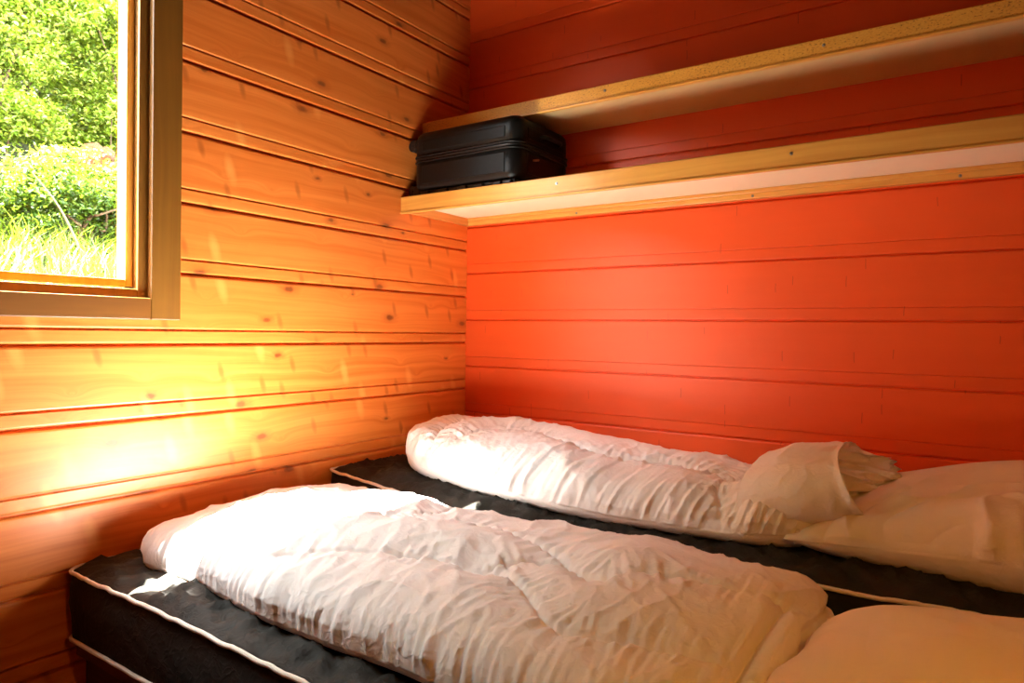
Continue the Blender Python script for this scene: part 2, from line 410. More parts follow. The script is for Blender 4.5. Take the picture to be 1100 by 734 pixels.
def leaves(pos, size, rs, up=.5):
    n = len(pos)
    nrm = rs.randn(n, 3); nrm[:, 2] = np.abs(nrm[:, 2]) + up; nrm /= np.linalg.norm(nrm, axis=1)[:, None]
    a = np.cross(nrm, rs.randn(n, 3)); a /= np.linalg.norm(a, axis=1)[:, None]; b = np.cross(nrm, a)
    s = (size * (.6 + .8 * rs.rand(n)))[:, None]
    fold = nrm * s * .12
    V = np.stack([pos - a * s * .5, pos - a * s * .08 + b * s * .27 + fold, pos + a * s * .22 + b * s * .22 + fold, pos + a * s * .55,
                  pos + a * s * .22 - b * s * .22 + fold, pos - a * s * .08 - b * s * .27 + fold], 1).reshape(-1, 3)
    k = np.arange(n)[:, None] * 6
    F = np.concatenate([k + np.array([[0, 1, 2, 3]]), k + np.array([[0, 3, 4, 5]])], 0)
    return V, F
def plant(name, label, cat, base, clumps, nl, size, mat, seed, group, stems=3, lean=.3):
    """clumps: list of (dx, dy, dz, rx, ry, rz) ellipsoids of foliage around the base"""
    rs = np.random.RandomState(seed); bx, by = base; bz = float(ground_z(np.array(bx), np.array(by))) - .03
    root = tag(empty(name, (bx, by, bz)), label, cat, group)
    C = np.array(clumps); vol = C[:, 3] * C[:, 4] * C[:, 5]; pr = vol ** .7; pr /= pr.sum()
    # twigs: each clump has many spray centres, leaves gather around them
    ks = rs.choice(len(C), nl // 45, p=pr); d = rs.randn(len(ks), 3); d /= np.linalg.norm(d, axis=1)[:, None]
    cen = C[ks, :3] + d * (rs.rand(len(ks), 1) ** .45) * C[ks, 3:]
    kk = rs.choice(len(cen), nl)
    flat = np.array([1., 1., .35])
    pos = cen[kk] + rs.randn(nl, 3) * flat * size * 1.7
    V, F = leaves(pos, size, rs)
    npmesh('foliage', V, F, mat, root, smooth=False)
    for s in range(stems):
        c = C[rs.choice(len(C), p=pr)]
        e = c[:3] + rs.randn(3) * c[3:] * .4
        m = e * .5 + rs.randn(3) * .12
        st = rs.randn(3) * .06; st[2] = -.02
        pts = bez([st, m * .55 + np.array([0, 0, .1]), m, e], 8)
        V, F = tube_np(pts, np.linspace(.022, .005, len(pts)), 6); npmesh('stem', V, F, M_BARK, root)
    return root
G1 = 'bushes on the bank outside the window'
plant('leafy_bush', 'bright green low bush on the bank seen through the middle of the window pane', 'bush', (-4.25, .40),
      [(0, 0, .50, .5, .5, .36), (.1, -.30, .35, .4, .3, .25), (.05, .33, .40, .4, .3, .28)], 17000, .034, M_LEAF_D, 1, G1, 6)
plant('leafy_bush', 'darker low bush growing by the left edge of the window view', 'bush', (-4.1, -.55),
      [(0, 0, .45, .5, .42, .36), (0, -.4, .4, .4, .4, .32)], 9000, .038, M_LEAF_C, 2, G1, 5)
plant('leafy_bush', 'low green bush half hidden behind the right window jamb', 'bush', (-4.6, 1.40),
      [(0, 0, .55, .5, .45, .45), (0, .5, .5, .4, .4, .35)], 9000, .038, M_LEAF_C, 3, G1, 5)
G2 = 'trees up the slope outside the window'
plant('leafy_tree', 'tall yellow green sunlit tree filling the upper right of the window view', 'tree', (-5.9, 1.45),
      [(.1, -.1, .9, .5, .5, .4), (0, -.1, 1.5, .6, .6, .45), (.1, -.25, 2.1, .6, .6, .45), (0, .1, 2.6, .6, .7, .4), (.1, .5, 1.7, .5, .5, .6)], 34000, .046, M_LEAF_B, 4, G2, 8)
plant('leafy_tree', 'green tree with dark gaps at the upper left of the window view', 'tree', (-5.7, .30),
      [(.1, .1, .75, .4, .45, .28), (.1, 0, 1.35, .5, .55, .35), (.2, .25, 1.9, .5, .5, .4), (0, -.3, 1.8, .5, .5, .5), (.1, .2, 2.5, .55, .55, .4)], 30000, .045, M_LEAF_B, 5, G2, 9)
plant('leafy_tree', 'farthest pale tree at the top of the slope behind the others', 'tree', (-7.8, 1.2),
      [(0, -.7, .7, .7, .8, .7), (0, .7, .8, .7, .9, .8), (0, -.2, 1.6, .8, 1.2, .6), (0, .6, 2.2, .7, 1.0, .5), (0, -.5, 2.4, .6, .8, .5)], 26000, .065, M_LEAF_B, 6, G2, 6)
plant('leafy_tree', 'leafy tree standing left of the window view up the slope', 'tree', (-6.2, -1.3),
      [(0, 0, 1.0, .7, .6, .6), (0, 0, 1.9, .8, .7, .7)], 10000, .06, M_LEAF_C, 7, G2, 4)
G3 = 'tall trees high on the wooded slope'
for k, (x, y, hh, lab) in enumerate(((-9.0, -7.1, 5.5, 'tall slope tree far left of the window, out of its view'), (-9.2, -2.2, 6., 'tall slope tree behind the left half of the window'),
                                (-9.4, 2.6, 6., 'tall slope tree towering behind the right half of the window'), (-9.0, 7.4, 5.5, 'tall slope tree far right of the window, out of its view'))):
    plant('tall_tree', lab, 'tree', (x, y), [(0, 0, hh * .35, 1.5, 1.7, 1.3), (0, .3, hh * .65, 1.7, 1.9, 1.4), (0, -.2, hh * .95, 1.4, 1.6, 1.3)], 16000, .15, M_LEAF_C if k % 2 else M_LEAF_A, 20 + k, G3, 4)
# rock, dead branch, grass
def rock(name, c, r, seed, label):
    bm = bmesh.new(); bmesh.ops.create_icosphere(bm, subdivisions=4, radius=1)
    for v in bm.verts:
        p = np.array(v.co); n = float(pn(p[0] * 1.3 + seed, p[1] * 1.3, p[2] * 1.3)) * .35 + float(pn(p[0] * 4 + seed, p[1] * 4, p[2] * 4)) * .10
        v.co = Vector((p[0] * r[0], p[1] * r[1], p[2] * r[2])) * (1 + n)
    o = build(name, bm, M_ROCK, smooth=True); o.location = c
    return tag(o, label, 'rock')
rock('boulder', (-5.05, .93, 2.44), (.16, .20, .24), 3., 'ochre brown boulder showing between the bushes by the right side of the window')
pts = bez([(-3.55, -.46, 1.36), (-3.52, -.32, 1.55), (-3.5, -.17, 1.72), (-3.5, -.02, 1.80)], 8)
pts = bez([(-3.50, .18, 1.30), (-3.5, .09, 1.58), (-3.5, -.03, 1.82), (-3.52, -.18, 2.02)], 8)
V, F = tube_np(pts, np.linspace(.011, .004, len(pts)), 6)
tag(npmesh('dead_branch', V, F, M_DEAD), 'thin bleached bare branch leaning in the grass outside the window', 'branch')
rs = np.random.RandomState(11); n = 7000
bx = -2.2 - 1.9 * rs.rand(n); by = -1.6 + 3.0 * rs.rand(n); bz = ground_z(bx, by) - .02
h = (.12 + .30 * rs.rand(n) ** 1.5) ; ang = rs.rand(n) * 6.283; lean = h * (.15 + .7 * rs.rand(n)); wd = .0035 + .003 * rs.rand(n)
P0 = np.stack([bx, by, bz], -1); dr = np.stack([np.cos(ang), np.sin(ang), 0 * ang], -1); sdv = np.stack([-np.sin(ang), np.cos(ang), 0 * ang], -1)
rows = []
for tt, ww in ((0, 1.), (.4, .9), (.75, .6), (1., .1)):
    c = P0 + dr * (lean * tt ** 2)[:, None] + np.array([0, 0, 1.]) * (h * (tt - .22 * tt ** 3))[:, None]
    rows += [c - sdv * (wd * ww)[:, None], c + sdv * (wd * ww)[:, None]]
V = np.stack(rows, 1).reshape(-1, 3); k = np.arange(n)[:, None] * 8
F = np.concatenate([k + np.array([[0, 1, 3, 2]]), k + np.array([[2, 3, 5, 4]]), k + np.array([[4, 5, 7, 6]])], 0)
tag(npmesh('grass', V, F, M_GRASS, smooth=False), 'long sunlit grass along the bottom of the window view', 'grass', kind='stuff')

# ------------------------------------------------------------------ shelves
def screw(o, parent, x, y, z):
    bm = bmesh.new(); cyl(bm, (x, y + .002, z), (x, y - .0012, z), .0042, 14); cyl(bm, (x, y - .0010, z), (x, y - .0022, z), .0028, 14, .0014)
    build('screw', bm, M_SCREW, parent, origin=o)
sh = tag(empty('wall_shelf', (0, 0, 1.43)), 'lower wooden wall shelf with white underside that carries the black suitcase', 'shelf', 'wall shelves'); so = sh.location.copy()
bm = bmesh.new(); box(bm, .001, XR, -.378, -.359, 1.416, 1.471, .003); fb = build('front_board', bm, M_SHELFW, sh, origin=so)
bm = bmesh.new(); box(bm, .001, XR, -.359, -.001, 1.447, 1.465, .001); build('shelf_panel', bm, M_WHITEBOARD, sh, origin=so)['label'] = 'white shelf panel'
bm = bmesh.new(); box(bm, .001, .022, -.359, -.023, 1.419, 1.447, .002); build('side_cleat', bm, M_SHELFY, sh, origin=so)
bm = bmesh.new(); box(bm, .001, XR, -.023, -.0005, 1.419, 1.447, .002); box(bm, .022, XR, -.030, -.023, 1.434, 1.447, .003); build('back_cleat', bm, M_SHELFW, sh, origin=so)
bm = bmesh.new(); box(bm, .001, XR, -.381, -.372, 1.412, 1.4185, .0015); build('edge_strip', bm, M_SHELFW, sh, origin=so)
for x in (.63, 1.287, 1.95): screw(so, sh, x, -.378, 1.449)
for x in (.50, 1.10, 1.62): screw(so, sh, x, -.0233, 1.4265)
s2 = tag(empty('wall_shelf', (0, 0, 1.72)), 'upper wooden wall shelf with speckled golden edge above the suitcase', 'shelf', 'wall shelves'); so2 = s2.location.copy()
bm = bmesh.new(); box(bm, .001, XR, -.273, -.254, 1.710, 1.753, .0025); build('front_board', bm, M_CHIP, s2, origin=so2)
bm = bmesh.new(); box(bm, .001, XR, -.254, -.001, 1.714, 1.733, .001); build('shelf_panel', bm, M_BEIGEBOARD, s2, origin=so2)
bm = bmesh.new(); box(bm, .001, XR, -.2765, -.262, 1.7055, 1.7125, .0015); build('edge_strip', bm, M_SHELFW, s2, origin=so2)
for x in (.73, 1.335, 1.95): screw(so2, s2, x, -.273, 1.735)

# ------------------------------------------------------------------ suitcase lying flat on the lower shelf
cx0, cx1, cy0, cy1, cz0_, cz1_ = .040, .486, -.368, -.045, 1.4705, 1.690
case = tag(empty('suitcase', ((cx0 + cx1) / 2, (cy0 + cy1) / 2, cz0_)), 'black hard shell cabin suitcase lying flat on the lower shelf in the corner', 'suitcase'); co = case.location.copy()
mid = 1.594
def shell(name, z0, z1, flip):
    rows = []; R = .045; rd = .032
    zs = [(z0, .004), (z0 + .004, 0.), (z1 - rd, 0.)] + [(z1 - rd + rd * math.sin(k * math.pi / 16), rd * (1 - math.cos(k * math.pi / 16))) for k in range(1, 9)] + [(z1, rd + .03), (z1, rd + .10)]
    if flip: zs = [(z0 + z1 - z, i) for z, i in zs]
    for z, ins in zs:
        rr = max(R - ins, .006); pts = []
        for sx, sy, a0 in ((1, 1, 0), (-1, 1, 90), (-1, -1, 180), (1, -1, 270)):
            for k in range(9):
                a = math.radians(a0 + k * 90 / 8)
                xx = (cx1 - ins - rr) if sx > 0 else (cx0 + ins + rr); yy = (cy1 - ins - rr) if sy > 0 else (cy0 + ins + rr)
                pts.append((xx + rr * math.cos(a), yy + rr * math.sin(a), z))
        rows.append(pts)
    n = len(rows[0]); bm = bmesh.new(); vs = [[bm.verts.new(p) for p in row] for row in rows]
    for i in range(len(rows) - 1):
        for k in range(n): bm.faces.new((vs[i][k], vs[i][(k + 1) % n], vs[i + 1][(k + 1) % n], vs[i + 1][k]))
    bm.faces.new(vs[-1]); bm.faces.new(vs[0][::-1]); bmesh.ops.recalc_face_normals(bm, faces=bm.faces)
    o = build(name, bm, M_SHELL, case, True, co)
    bm = bmesh.new()                                    # shallow panels pressed into the shell
    zlo, zhi = (z0 + .026, z1 - .014) if flip else (z0 + .016, z1 - .036)
    box(bm, cx0 + .05, cx1 - .052, cy0 - .0025, cy0 + .01, zlo, zhi, .0024, 3)
    box(bm, cx1 - .01, cx1 + .0025, cy0 + .05, cy1 - .05, zlo, zhi, .0024, 3)
    build('pressed_panel', bm, M_SHELL, o)
    return o
lo = shell('lower_shell', cz0_ + .012, mid - .008, True)
hi = shell('upper_shell', mid + .008, cz1_, False)
for o in (lo, hi):
    for ch in o.children: ch.data.transform(Matrix.Translation(-co))
def ringz(z, out, rad, name, mat):
    pts = []; r = .044
    for sx, sy, a0 in ((1, 1, 0), (-1, 1, 90), (-1, -1, 180), (1, -1, 270)):
        for k in range(7):
            a = math.radians(a0 + k * 15)
            xx = (cx1 - r) if sx > 0 else (cx0 + r); yy = (cy1 - r) if sy > 0 else (cy0 + r)
            pts.append((xx + (r + out) * math.cos(a), yy + (r + out) * math.sin(a), z))
    V, F = tube_np(pts, rad, 8, True); return npmesh(name, V, F, mat, case, origin=co)
ringz(mid + .009, .0005, .0042, 'rim_band', M_SHELL); ringz(mid - .009, .0005, .0042, 'rim_band', M_SHELL)
ringz(mid, -.005, .0075, 'zipper', M_SHELLRIM)
bm = bmesh.new()                                        # bottom bumper strip with feet
box(bm, cx0 + .03, cx1 - .02, cy0 + .012, cy1 - .02, cz0_ + .006, cz0_ + .018, .004)
for x in (.10, .18, .26, .33, .40, .44):
    box(bm, x - .018, x + .018, cy0 + .002, cy0 + .03, cz0_, cz0_ + .016, .005)
    box(bm, x - .018, x + .018, cy1 - .05, cy1 - .02, cz0_, cz0_ + .016, .005)
build('bottom_bumper', bm, M_SHELLRIM, case, origin=co)
for y in (cy0 + .040, cy1 - .040):
    for z in (1.4925, 1.652):
        bm = bmesh.new(); box(bm, .030, .062, y - .020, y + .020, z - .016, z + .018, .007, 3); cyl(bm, (.034, y, z), (.050, y, z), .018, 20)
        h = build('wheel_housing', bm, M_SHELLRIM, case, origin=co)
        bm = bmesh.new(); cyl(bm, (.024, y - .016, z), (.024, y - .005, z), .0205, 24); cyl(bm, (.024, y + .005, z), (.024, y + .016, z), .0205, 24); cyl(bm, (.024, y - .019, z), (.024, y + .019, z), .006, 12)
        bmesh.ops.bevel(bm, geom=[e for e in bm.edges if abs(e.verts[0].co.y - e.verts[1].co.y) < 1e-5], offset=.002, segments=2, affect='EDGES')
        build('wheel', bm, M_RUBBER, h, origin=co)
pts = bez([(cx1, -.25, 1.635), (cx1 + .016, -.235, 1.638), (cx1 + .019, -.19, 1.638), (cx1 + .016, -.145, 1.638), (cx1, -.13, 1.635)], 6)
V, F = tube_np(pts, .007, 8); npmesh('carry_handle', V, F, M_SHELLRIM, case, origin=co)
bm = bmesh.new(); box(bm, cx1 + .002, cx1 + .008, -.292, -.258, 1.5535, 1.5605, .0025)
bmesh.ops.rotate(bm, verts=bm.verts, cent=(cx1, -.275, 1.557), matrix=Matrix.Rotation(math.radians(14), 3, 'X'))
build('zipper_pull', bm, M_BADGE, case, origin=co)['label'] = 'small tan zipper pull'

# ------------------------------------------------------------------ sleeping platform and mattresses
pf = tag(empty('sleeping_platform', (1.03, -.72, 0)), 'low dark boarded sleeping platform under both charcoal mattresses', 'platform'); po = pf.location.copy()
bm = bmesh.new(); box(bm, .002, 2.08, -1.405, -.002, .265, .310, .004); build('deck', bm, M_PLAT, pf, origin=po)
bm = bmesh.new(); box(bm, .004, 2.07, -1.385, -1.36, 0, .265, .003); build('front_board', bm, M_PLAT, pf, origin=po)
for x in (.05, 1.03, 2.0):
    bm = bmesh.new(); box(bm, x - .02, x + .02, -1.355, -.03, 0, .265, .003); build('support', bm, M_PLAT, pf, origin=po)

def mattress(name, label, x0, x1, y0, y1, zbot, ztop_fn, seed, wr, rad=.035):
    """boxed foam mattress; ztop_fn(x, y) is the height of its upper face"""
    root = tag(empty(name, ((x0 + x1) / 2, (y0 + y1) / 2, zbot)), label, 'mattress', 'charcoal mattresses'); o = root.location.copy()
    def perim(n=420):
        r = rad; Lx, Ly = x1 - x0, y1 - y0; pts = []
        def arc(cx, cy, a0):
            return [(cx + r * math.cos(math.radians(a0 + k * 9)), cy + r * math.sin(math.radians(a0 + k * 9))) for k in range(11)]
        segs = [((x0 + r, y0), (x1 - r, y0)), ((x1, y0 + r), (x1, y1 - r)), ((x1 - r, y1), (x0 + r, y1)), ((x0, y1 - r), (x0, y0 + r))]
        arcs = [arc(x1 - r, y0 + r, 270), arc(x1 - r, y1 - r, 0), arc(x0 + r, y1 - r, 90), arc(x0 + r, y0 + r, 180)]
        for (a, b), c in zip(segs, arcs):
            m = max(4, int(math.hypot(b[0] - a[0], b[1] - a[1]) / .011))
            pts += [(a[0] + (b[0] - a[0]) * t / m, a[1] + (b[1] - a[1]) * t / m) for t in range(m)] + c[:-1]
        return np.array(pts)
    PR = perim(); n = len(PR)
    cen = np.array([(x0 + x1) / 2, (y0 + y1) / 2])
    # concentric rings over the top (square-ish contraction), then down the sides and under
    V = []; hx, hy = (x1 - x0) / 2, (y1 - y0) / 2
    inset = [0, .006, .014, .026, .04, .056, .074, .094, .115, .138, .162, .188, .214, .24, .268, .30, .33]
    inset = [i for i in np.concatenate([np.array(inset[:5]), np.arange(.054, min(hx, hy) - .02, .011)])]
    rings = []
    for s in inset:
        q = np.stack([cen[0] + (PR[:, 0] - cen[0]) * (hx - s) / hx, cen[1] + (PR[:, 1] - cen[1]) * (hy - s) / hy], -1)
        X, Y = q[:, 0], q[:, 1]
        dome = .014 * (1 - math.exp(-s / .03))
        wx = X + .03 * pn(X * 7, Y * 7, seed)
        wrk = ridge(pn(wx * 14 + Y * 6, Y * 13 - X * 5, seed + 3), 7) * .007 + pn(X * 9, Y * 9, seed + 1) * .006 + ridge(pn(X * 26 + Y * 9, Y * 17, seed + 8), 6) * .0035
        z = ztop_fn(X, Y) + dome + wr * wrk * min(1, .15 + s / .03)
        rings.append(np.stack([X, Y, z], -1))
    top_edge = rings[0].copy()
    side = []
    for k in range(1, 13):
        t = k / 13; bul = .005 * math.sin(math.pi * t)
        dirv = (PR - cen); nrm = np.stack([np.sign(dirv[:, 0]) * (np.abs(dirv[:, 0]) > hx - .04), np.sign(dirv[:, 1]) * (np.abs(dirv[:, 1]) > hy - .04)], -1)
        z = top_edge[:, 2] * (1 - t) + zbot * t
        wob = .006 * pn(PR[:, 0] * 6, PR[:, 1] * 6 + z * 9, seed + 5) + .003 * ridge(pn(PR[:, 0] * 16 + z * 20, PR[:, 1] * 16 + z * 12, seed + 6), 5)
        amp = (bul + wob * math.sin(math.pi * t))
        q = PR + nrm * amp[:, None]
        q[:, 0] = np.maximum(q[:, 0], .003); q[:, 1] = np.minimum(q[:, 1], -.003)
        side.append(np.stack([q[:, 0], q[:, 1], z], -1))
    bot_edge = np.stack([PR[:, 0], PR[:, 1], np.full(n, zbot + .003)], -1)
    allr = rings[::-1] + side + [bot_edge, np.stack([cen[0] + (PR[:, 0] - cen[0]) * .97, cen[1] + (PR[:, 1] - cen[1]) * .95, np.full(n, zbot)], -1)]
    m = len(allr); V = np.concatenate(allr, 0)
    c0 = len(V); V = np.concatenate([V, [[cen[0], cen[1], V[:n, 2].mean()]], [[cen[0], cen[1], zbot]]], 0)
    i, j = np.meshgrid(np.arange(m - 1), np.arange(n), indexing='ij'); j2 = (j + 1) % n
    F = np.stack([i * n + j, (i + 1) * n + j, (i + 1) * n + j2, i * n + j2], -1).reshape(-1, 4)
    capt = np.array([(k, (k + 1) % n, c0, c0) for k in range(n)]); capb = np.array([((m - 1) * n + (k + 1) % n, (m - 1) * n + k, c0 + 1, c0 + 1) for k in range(n)])
    me = bpy.data.meshes.new('cover'); off = np.array(o)
    faces = [tuple(f) for f in F] + [tuple(f[:3]) for f in capt] + [tuple(f[:3]) for f in capb]
    me.from_pydata((V - off).tolist(), [], faces); me.update(); me.polygons.foreach_set('use_smooth', [True] * len(me.polygons))
    link('cover', me, M_MATT, root)
    wb = np.stack([.0022 * pn(PR[:, 0] * 22, PR[:, 1] * 22, seed + k) for k in (20, 30, 40)], -1)
    out = (PR - cen) / np.array([hx, hy]); out = np.sign(out) * (np.abs(out) > .93)
    for nm, edge, up in (('top_piping', top_edge, .001), ('bottom_piping', bot_edge, .003)):
        e = edge + wb * (1. if nm == 'top_piping' else .6); e[:, :2] += out * .003; e[:, 2] += up
        e[:, 0] = np.maximum(e[:, 0], .006); e[:, 1] = np.minimum(e[:, 1], -.006)
        V, F = tube_np(e, .0045, 7, True); npmesh(nm, V, F, M_PIPE, root, origin=o)['label'] = 'thin white piping'
    return root
def top1(x, y): return .457 + .004 * np.sin(x * 5.) + .006 * np.exp(-((x - 0) / .1) ** 2)
def top2(x, y):
    near = np.interp(x, [0, .1, .3, .5, .75, .95, 1.42, 1.74, 2.05], [.572, .563, .545, .528, .515, .511, .522, .530, .535])
    far = np.interp(x, [0, .3, 2.05], [.558, .545, .54])
    t = np.clip((y + .69) / .66, 0, 1); return near * (1 - t) + far * t
mattress('mattress', 'charcoal mattress with white piping nearest the camera, its corner against the pine wall', .006, 2.03, -1.424, -.712, .310, top1, 3., 2.3)
mattress('mattress', 'higher charcoal mattress with white piping along the red wall, second row back', .006, 2.03, -.690, -.008, .310, top2, 33., 2.2)

# ------------------------------------------------------------------ soft bedding: closed puffy meshes
def puffy(name, label, cat, foot, zb, H, disp, na=340, nb=180, pa=8, pb=8, ea=.5, eb=.5, seam=.4, mat=M_DUVET, group=None, root=True, origin=None):
    """foot(a, b) -> x, y for a, b in [-1, 1]; zb(x, y) = surface it lies on; H(x, y, a, b) = puffed height; disp(x, y, z, da, db) = displacement along the normal"""
    s = np.linspace(-1, 1, na); t = np.linspace(-1, 1, nb)
    ca = np.sign(s) * (1 - (1 - np.abs(s)) ** 1.7); cb = np.sign(t) * (1 - (1 - np.abs(t)) ** 1.7)
    A, B = np.meshgrid(ca, cb, indexing='ij')
    prof = np.clip(1 - np.abs(A) ** pa, 0, 1) ** ea * np.clip(1 - np.abs(B) ** pb, 0, 1) ** eb
    X, Y = foot(A, B); Zb = zb(X, Y); Hh = H(X, Y, A, B)
    Zm = Zb + Hh * seam
    top = np.stack([X, Y, Zm + Hh * (1 - seam) * prof], -1)
    bot = np.stack([X, Y, Zm - Hh * seam * np.clip(prof * 1.6, 0, 1)], -1)
    ta = np.gradient(top, axis=0); tb = np.gradient(top, axis=1); N = np.cross(ta, tb); N /= np.linalg.norm(N, axis=-1)[..., None] + 1e-12
    if N[..., 2].mean() < 0: N = -N
    D = disp(top[..., 0], top[..., 1], top[..., 2], A, B)
    fade = np.clip((1 - np.abs(A)) / .01, 0, 1) * np.clip((1 - np.abs(B)) / .015, 0, 1)
    top = top + N * (D * (.35 + .65 * fade))[..., None]
    bot[[0, -1]] = top[[0, -1]]; bot[:, [0, -1]] = top[:, [0, -1]]
    V = np.concatenate([top.reshape(-1, 3), bot.reshape(-1, 3)], 0)
    i, j = np.meshgrid(np.arange(na - 1), np.arange(nb - 1), indexing='ij'); q = (i * nb + j).ravel()
    F1 = np.stack([q, q + nb, q + nb + 1, q + 1], -1); F2 = F1[:, ::-1] + na * nb
    me = bpy.data.meshes.new(name); F = np.concatenate([F1, F2], 0)
    bm = bmesh.new(); me.from_pydata(V.tolist(), [], F.tolist()); bm.from_mesh(me)
    bmesh.ops.remove_doubles(bm, verts=bm.verts, dist=1e-6); bm.to_mesh(me); bm.free()
    me.polygons.foreach_set('use_smooth', [True] * len(me.polygons))
    return me
def quad_foot(c00, c10, c11, c01, bow=None):
    c = [np.array(v, float) for v in (c00, c10, c11, c01)]
    def f(A, B):
        u, v = (A + 1) / 2, (B + 1) / 2
        P = (c[0][None, None] * ((1 - u) * (1 - v))[..., None] + c[1] * (u * (1 - v))[..., None] + c[2] * (u * v)[..., None] + c[3] * ((1 - u) * v)[..., None])
        X, Y = P[..., 0], P[..., 1]
        if bow: 
            dx, dy = bow(A, B); X, Y = X + dx, Y + dy
        return X, Y
    return f
def finish(name, me, mat, label, cat, group=None, origin=(0, 0, 0)):
    me.transform(Matrix.Translation(-Vector(origin)))
    o = link(name, me, mat); o.location = origin
    return tag(o, label, cat, group)

# --- front duvet
def bow1(A, B):
    dy = .020 * pn(A * 2.6, B * 0 + 3.3) * (B < 0) * np.abs(B) + .018 * pn(A * 3, B * 0 + 8.1) * (B > 0) * np.abs(B)
    # rounded corners
    k = .075; rx = k * np.clip(np.abs(B) - .55, 0, 1) ** 2 / .2025; ry = .05 * np.clip(np.abs(A) - .80, 0, 1) ** 2 / .04
    return -np.sign(A) * rx * np.abs(A) ** 6 * np.where(A < 0, 1.2, .55), dy - np.sign(B) * ry * np.abs(B) ** 6
foot1 = quad_foot((.035, -1.335), (1.475, -1.375), (1.490, -.735), (.125, -.735), bow1)
SEAMS1 = [bez([(.55, -1.28), (.75, -1.17), (.92, -1.12), (1.04, -1.16), (1.16, -1.25), (1.28, -1.23), (1.46, -1.22)], 10),
          bez([(.35, -.98), (.60, -1.00), (.78, -.93), (.98, -.98), (1.12, -1.06), (1.26, -1.00), (1.44, -.98)], 10),
          bez([(.92, -1.12), (1.02, -1.03), (1.12, -1.06)], 8),
          bez([(.25, -1.30), (.38, -1.15), (.35, -.98), (.30, -.82)], 8),
          bez([(.60, -1.00), (.62, -.88), (.60, -.78)], 8)]
def H1(X, Y, A, B):
    h = .110 + .012 * pn(X * 3, Y * 3, 1.) + .02 * np.exp(-((B - .1) / .6) ** 2)
    h = h * np.interp(A, [-1, -.9, -.6, .6, 1], [.60, .85, 1.02, 1.0, .98]) * np.interp(B, [-1, -.5, .2, 1], [.86, .98, 1.04, 1.0])
    return h
def creases(X, Y, seed, k=1.):
    """thin irregular fabric creases: several families of sharp, short ridges"""
    d = 0
    for i, (ang, fu, fv, amp, sh) in enumerate(((.5, 12, 4, .0048, 4.5), (-.35, 17, 5, .0038, 5.), (1.1, 11, 5, .0040, 5.), (.15, 30, 7, .0016, 4.), (.8, 44, 11, .0009, 4.))):
        wx = X + .022 * pn(X * 8, Y * 8, seed + 7 * i); wy = Y + .022 * pn(X * 8 + 5, Y * 8, seed + 7 * i + 3)
        c, sn = math.cos(ang), math.sin(ang)
        u, v = wx * c + wy * sn, -wx * sn + wy * c
        mask = np.clip(.5 + 1.6 * pn(X * 5, Y * 5, seed + 50 + i), 0, 1)
        d = d + amp * mask * (ridge(pn(u * fu, v * fv, seed + 20 + i), sh) - .35)
    return d * k
def D1(X, Y, Z, A, B):
    d = .008 * pn(X * 4.5, Y * 6, 2.) + .003 * pn(X * 12, Y * 14, 4.) + creases(X, Y, 200., 1.75)
    # gathers along the near edge: short creases square to the hem
    e = np.exp(-(1 - np.clip(-B, 0, 1)) / .22) * (B < 0)
    sk = X + .25 * (Y + 1.3) + .010 * pn(X * 10, Y * 10, 21.)
    d += e * (0.0060 * ridge(pn(sk * 44, Y * 3 + Z * 4, 23.), 4.) + .0060 * pn(sk * 85, Y * 5 + Z * 5, 25.))
    e2 = np.exp(-(1 - np.clip(B, 0, 1)) / .12) * (B > 0)
    d += e2 * .005 * pn(X * 34, Y * 6, 27.)
    for k, sm in enumerate(SEAMS1):
        D, Aq = seg_dist(X, Y, sm)
        side = pn(Aq * 75, D * 7 + k * 5.3, 31.)
        d += -.012 * np.exp(-(D / .006) ** 2) - .013 * np.exp(-(D / .055) ** 2) + .0110 * side * np.exp(-D / .040) * (1 - .5 * np.exp(-(D / .005) ** 2))
    # hem of the folded right end
    d += -.022 * np.exp(-((A - .925) / .010) ** 2) * np.clip((.3 - B) * 4, 0, 1) + .010 * np.exp(-((A - .955) / .012) ** 2) * np.clip((.3 - B) * 4, 0, 1) - .014 * np.exp(-((A - .985) / .008) ** 2)
    return d
zb1 = lambda X, Y: .472 + 0 * X
me = puffy('duvet', '', '', foot1, zb1, H1, D1, 460, 230, 26, 9, .5, .5, .20)
finish('duvet', me, M_DUVET, 'white quilted duvet folded flat on the front mattress, sunlit near the pine wall', 'duvet', 'white duvets', (.78, -1.05, .46))

# --- back duvet
def bow2(A, B):
    dy = .014 * pn(A * 3.2, B * 0 + 13.3) * np.abs(B) + np.where(B < 0, np.interp(A, [-1, -.7, -.2, .3, .8, 1], [.075, .01, -.018, -.02, 0, .02]), 0) * np.abs(B)
    k = .06; rx = k * np.clip(np.abs(B) - .4, 0, 1) ** 2 / .36
    return -np.sign(A) * rx * np.abs(A) ** 6, dy
foot2 = quad_foot((.125, -.600), (1.400, -.585), (1.395, -.135), (.105, -.120), bow2)
def H2(X, Y, A, B):
    h = np.interp(X, [.1, .2, .35, .55, .75, .95, 1.1, 1.2, 1.3, 1.4], [.118, .143, .156, .156, .141, .125, .119, .121, .138, .143])
    return h * (1 + .06 * np.exp(-((B - .0) / .5) ** 2)) + .008 * pn(X * 5, Y * 5, 51.)
SEAMS2 = [bez([(.38, -.52), (.44, -.40), (.60, -.36), (.80, -.42), (1.0, -.38), (1.2, -.44)], 10), bez([(1.20, -.60), (1.16, -.48), (1.20, -.34), (1.18, -.2)], 8),
          bez([(.30, -.56), (.27, -.42), (.31, -.28), (.29, -.16)], 8)]
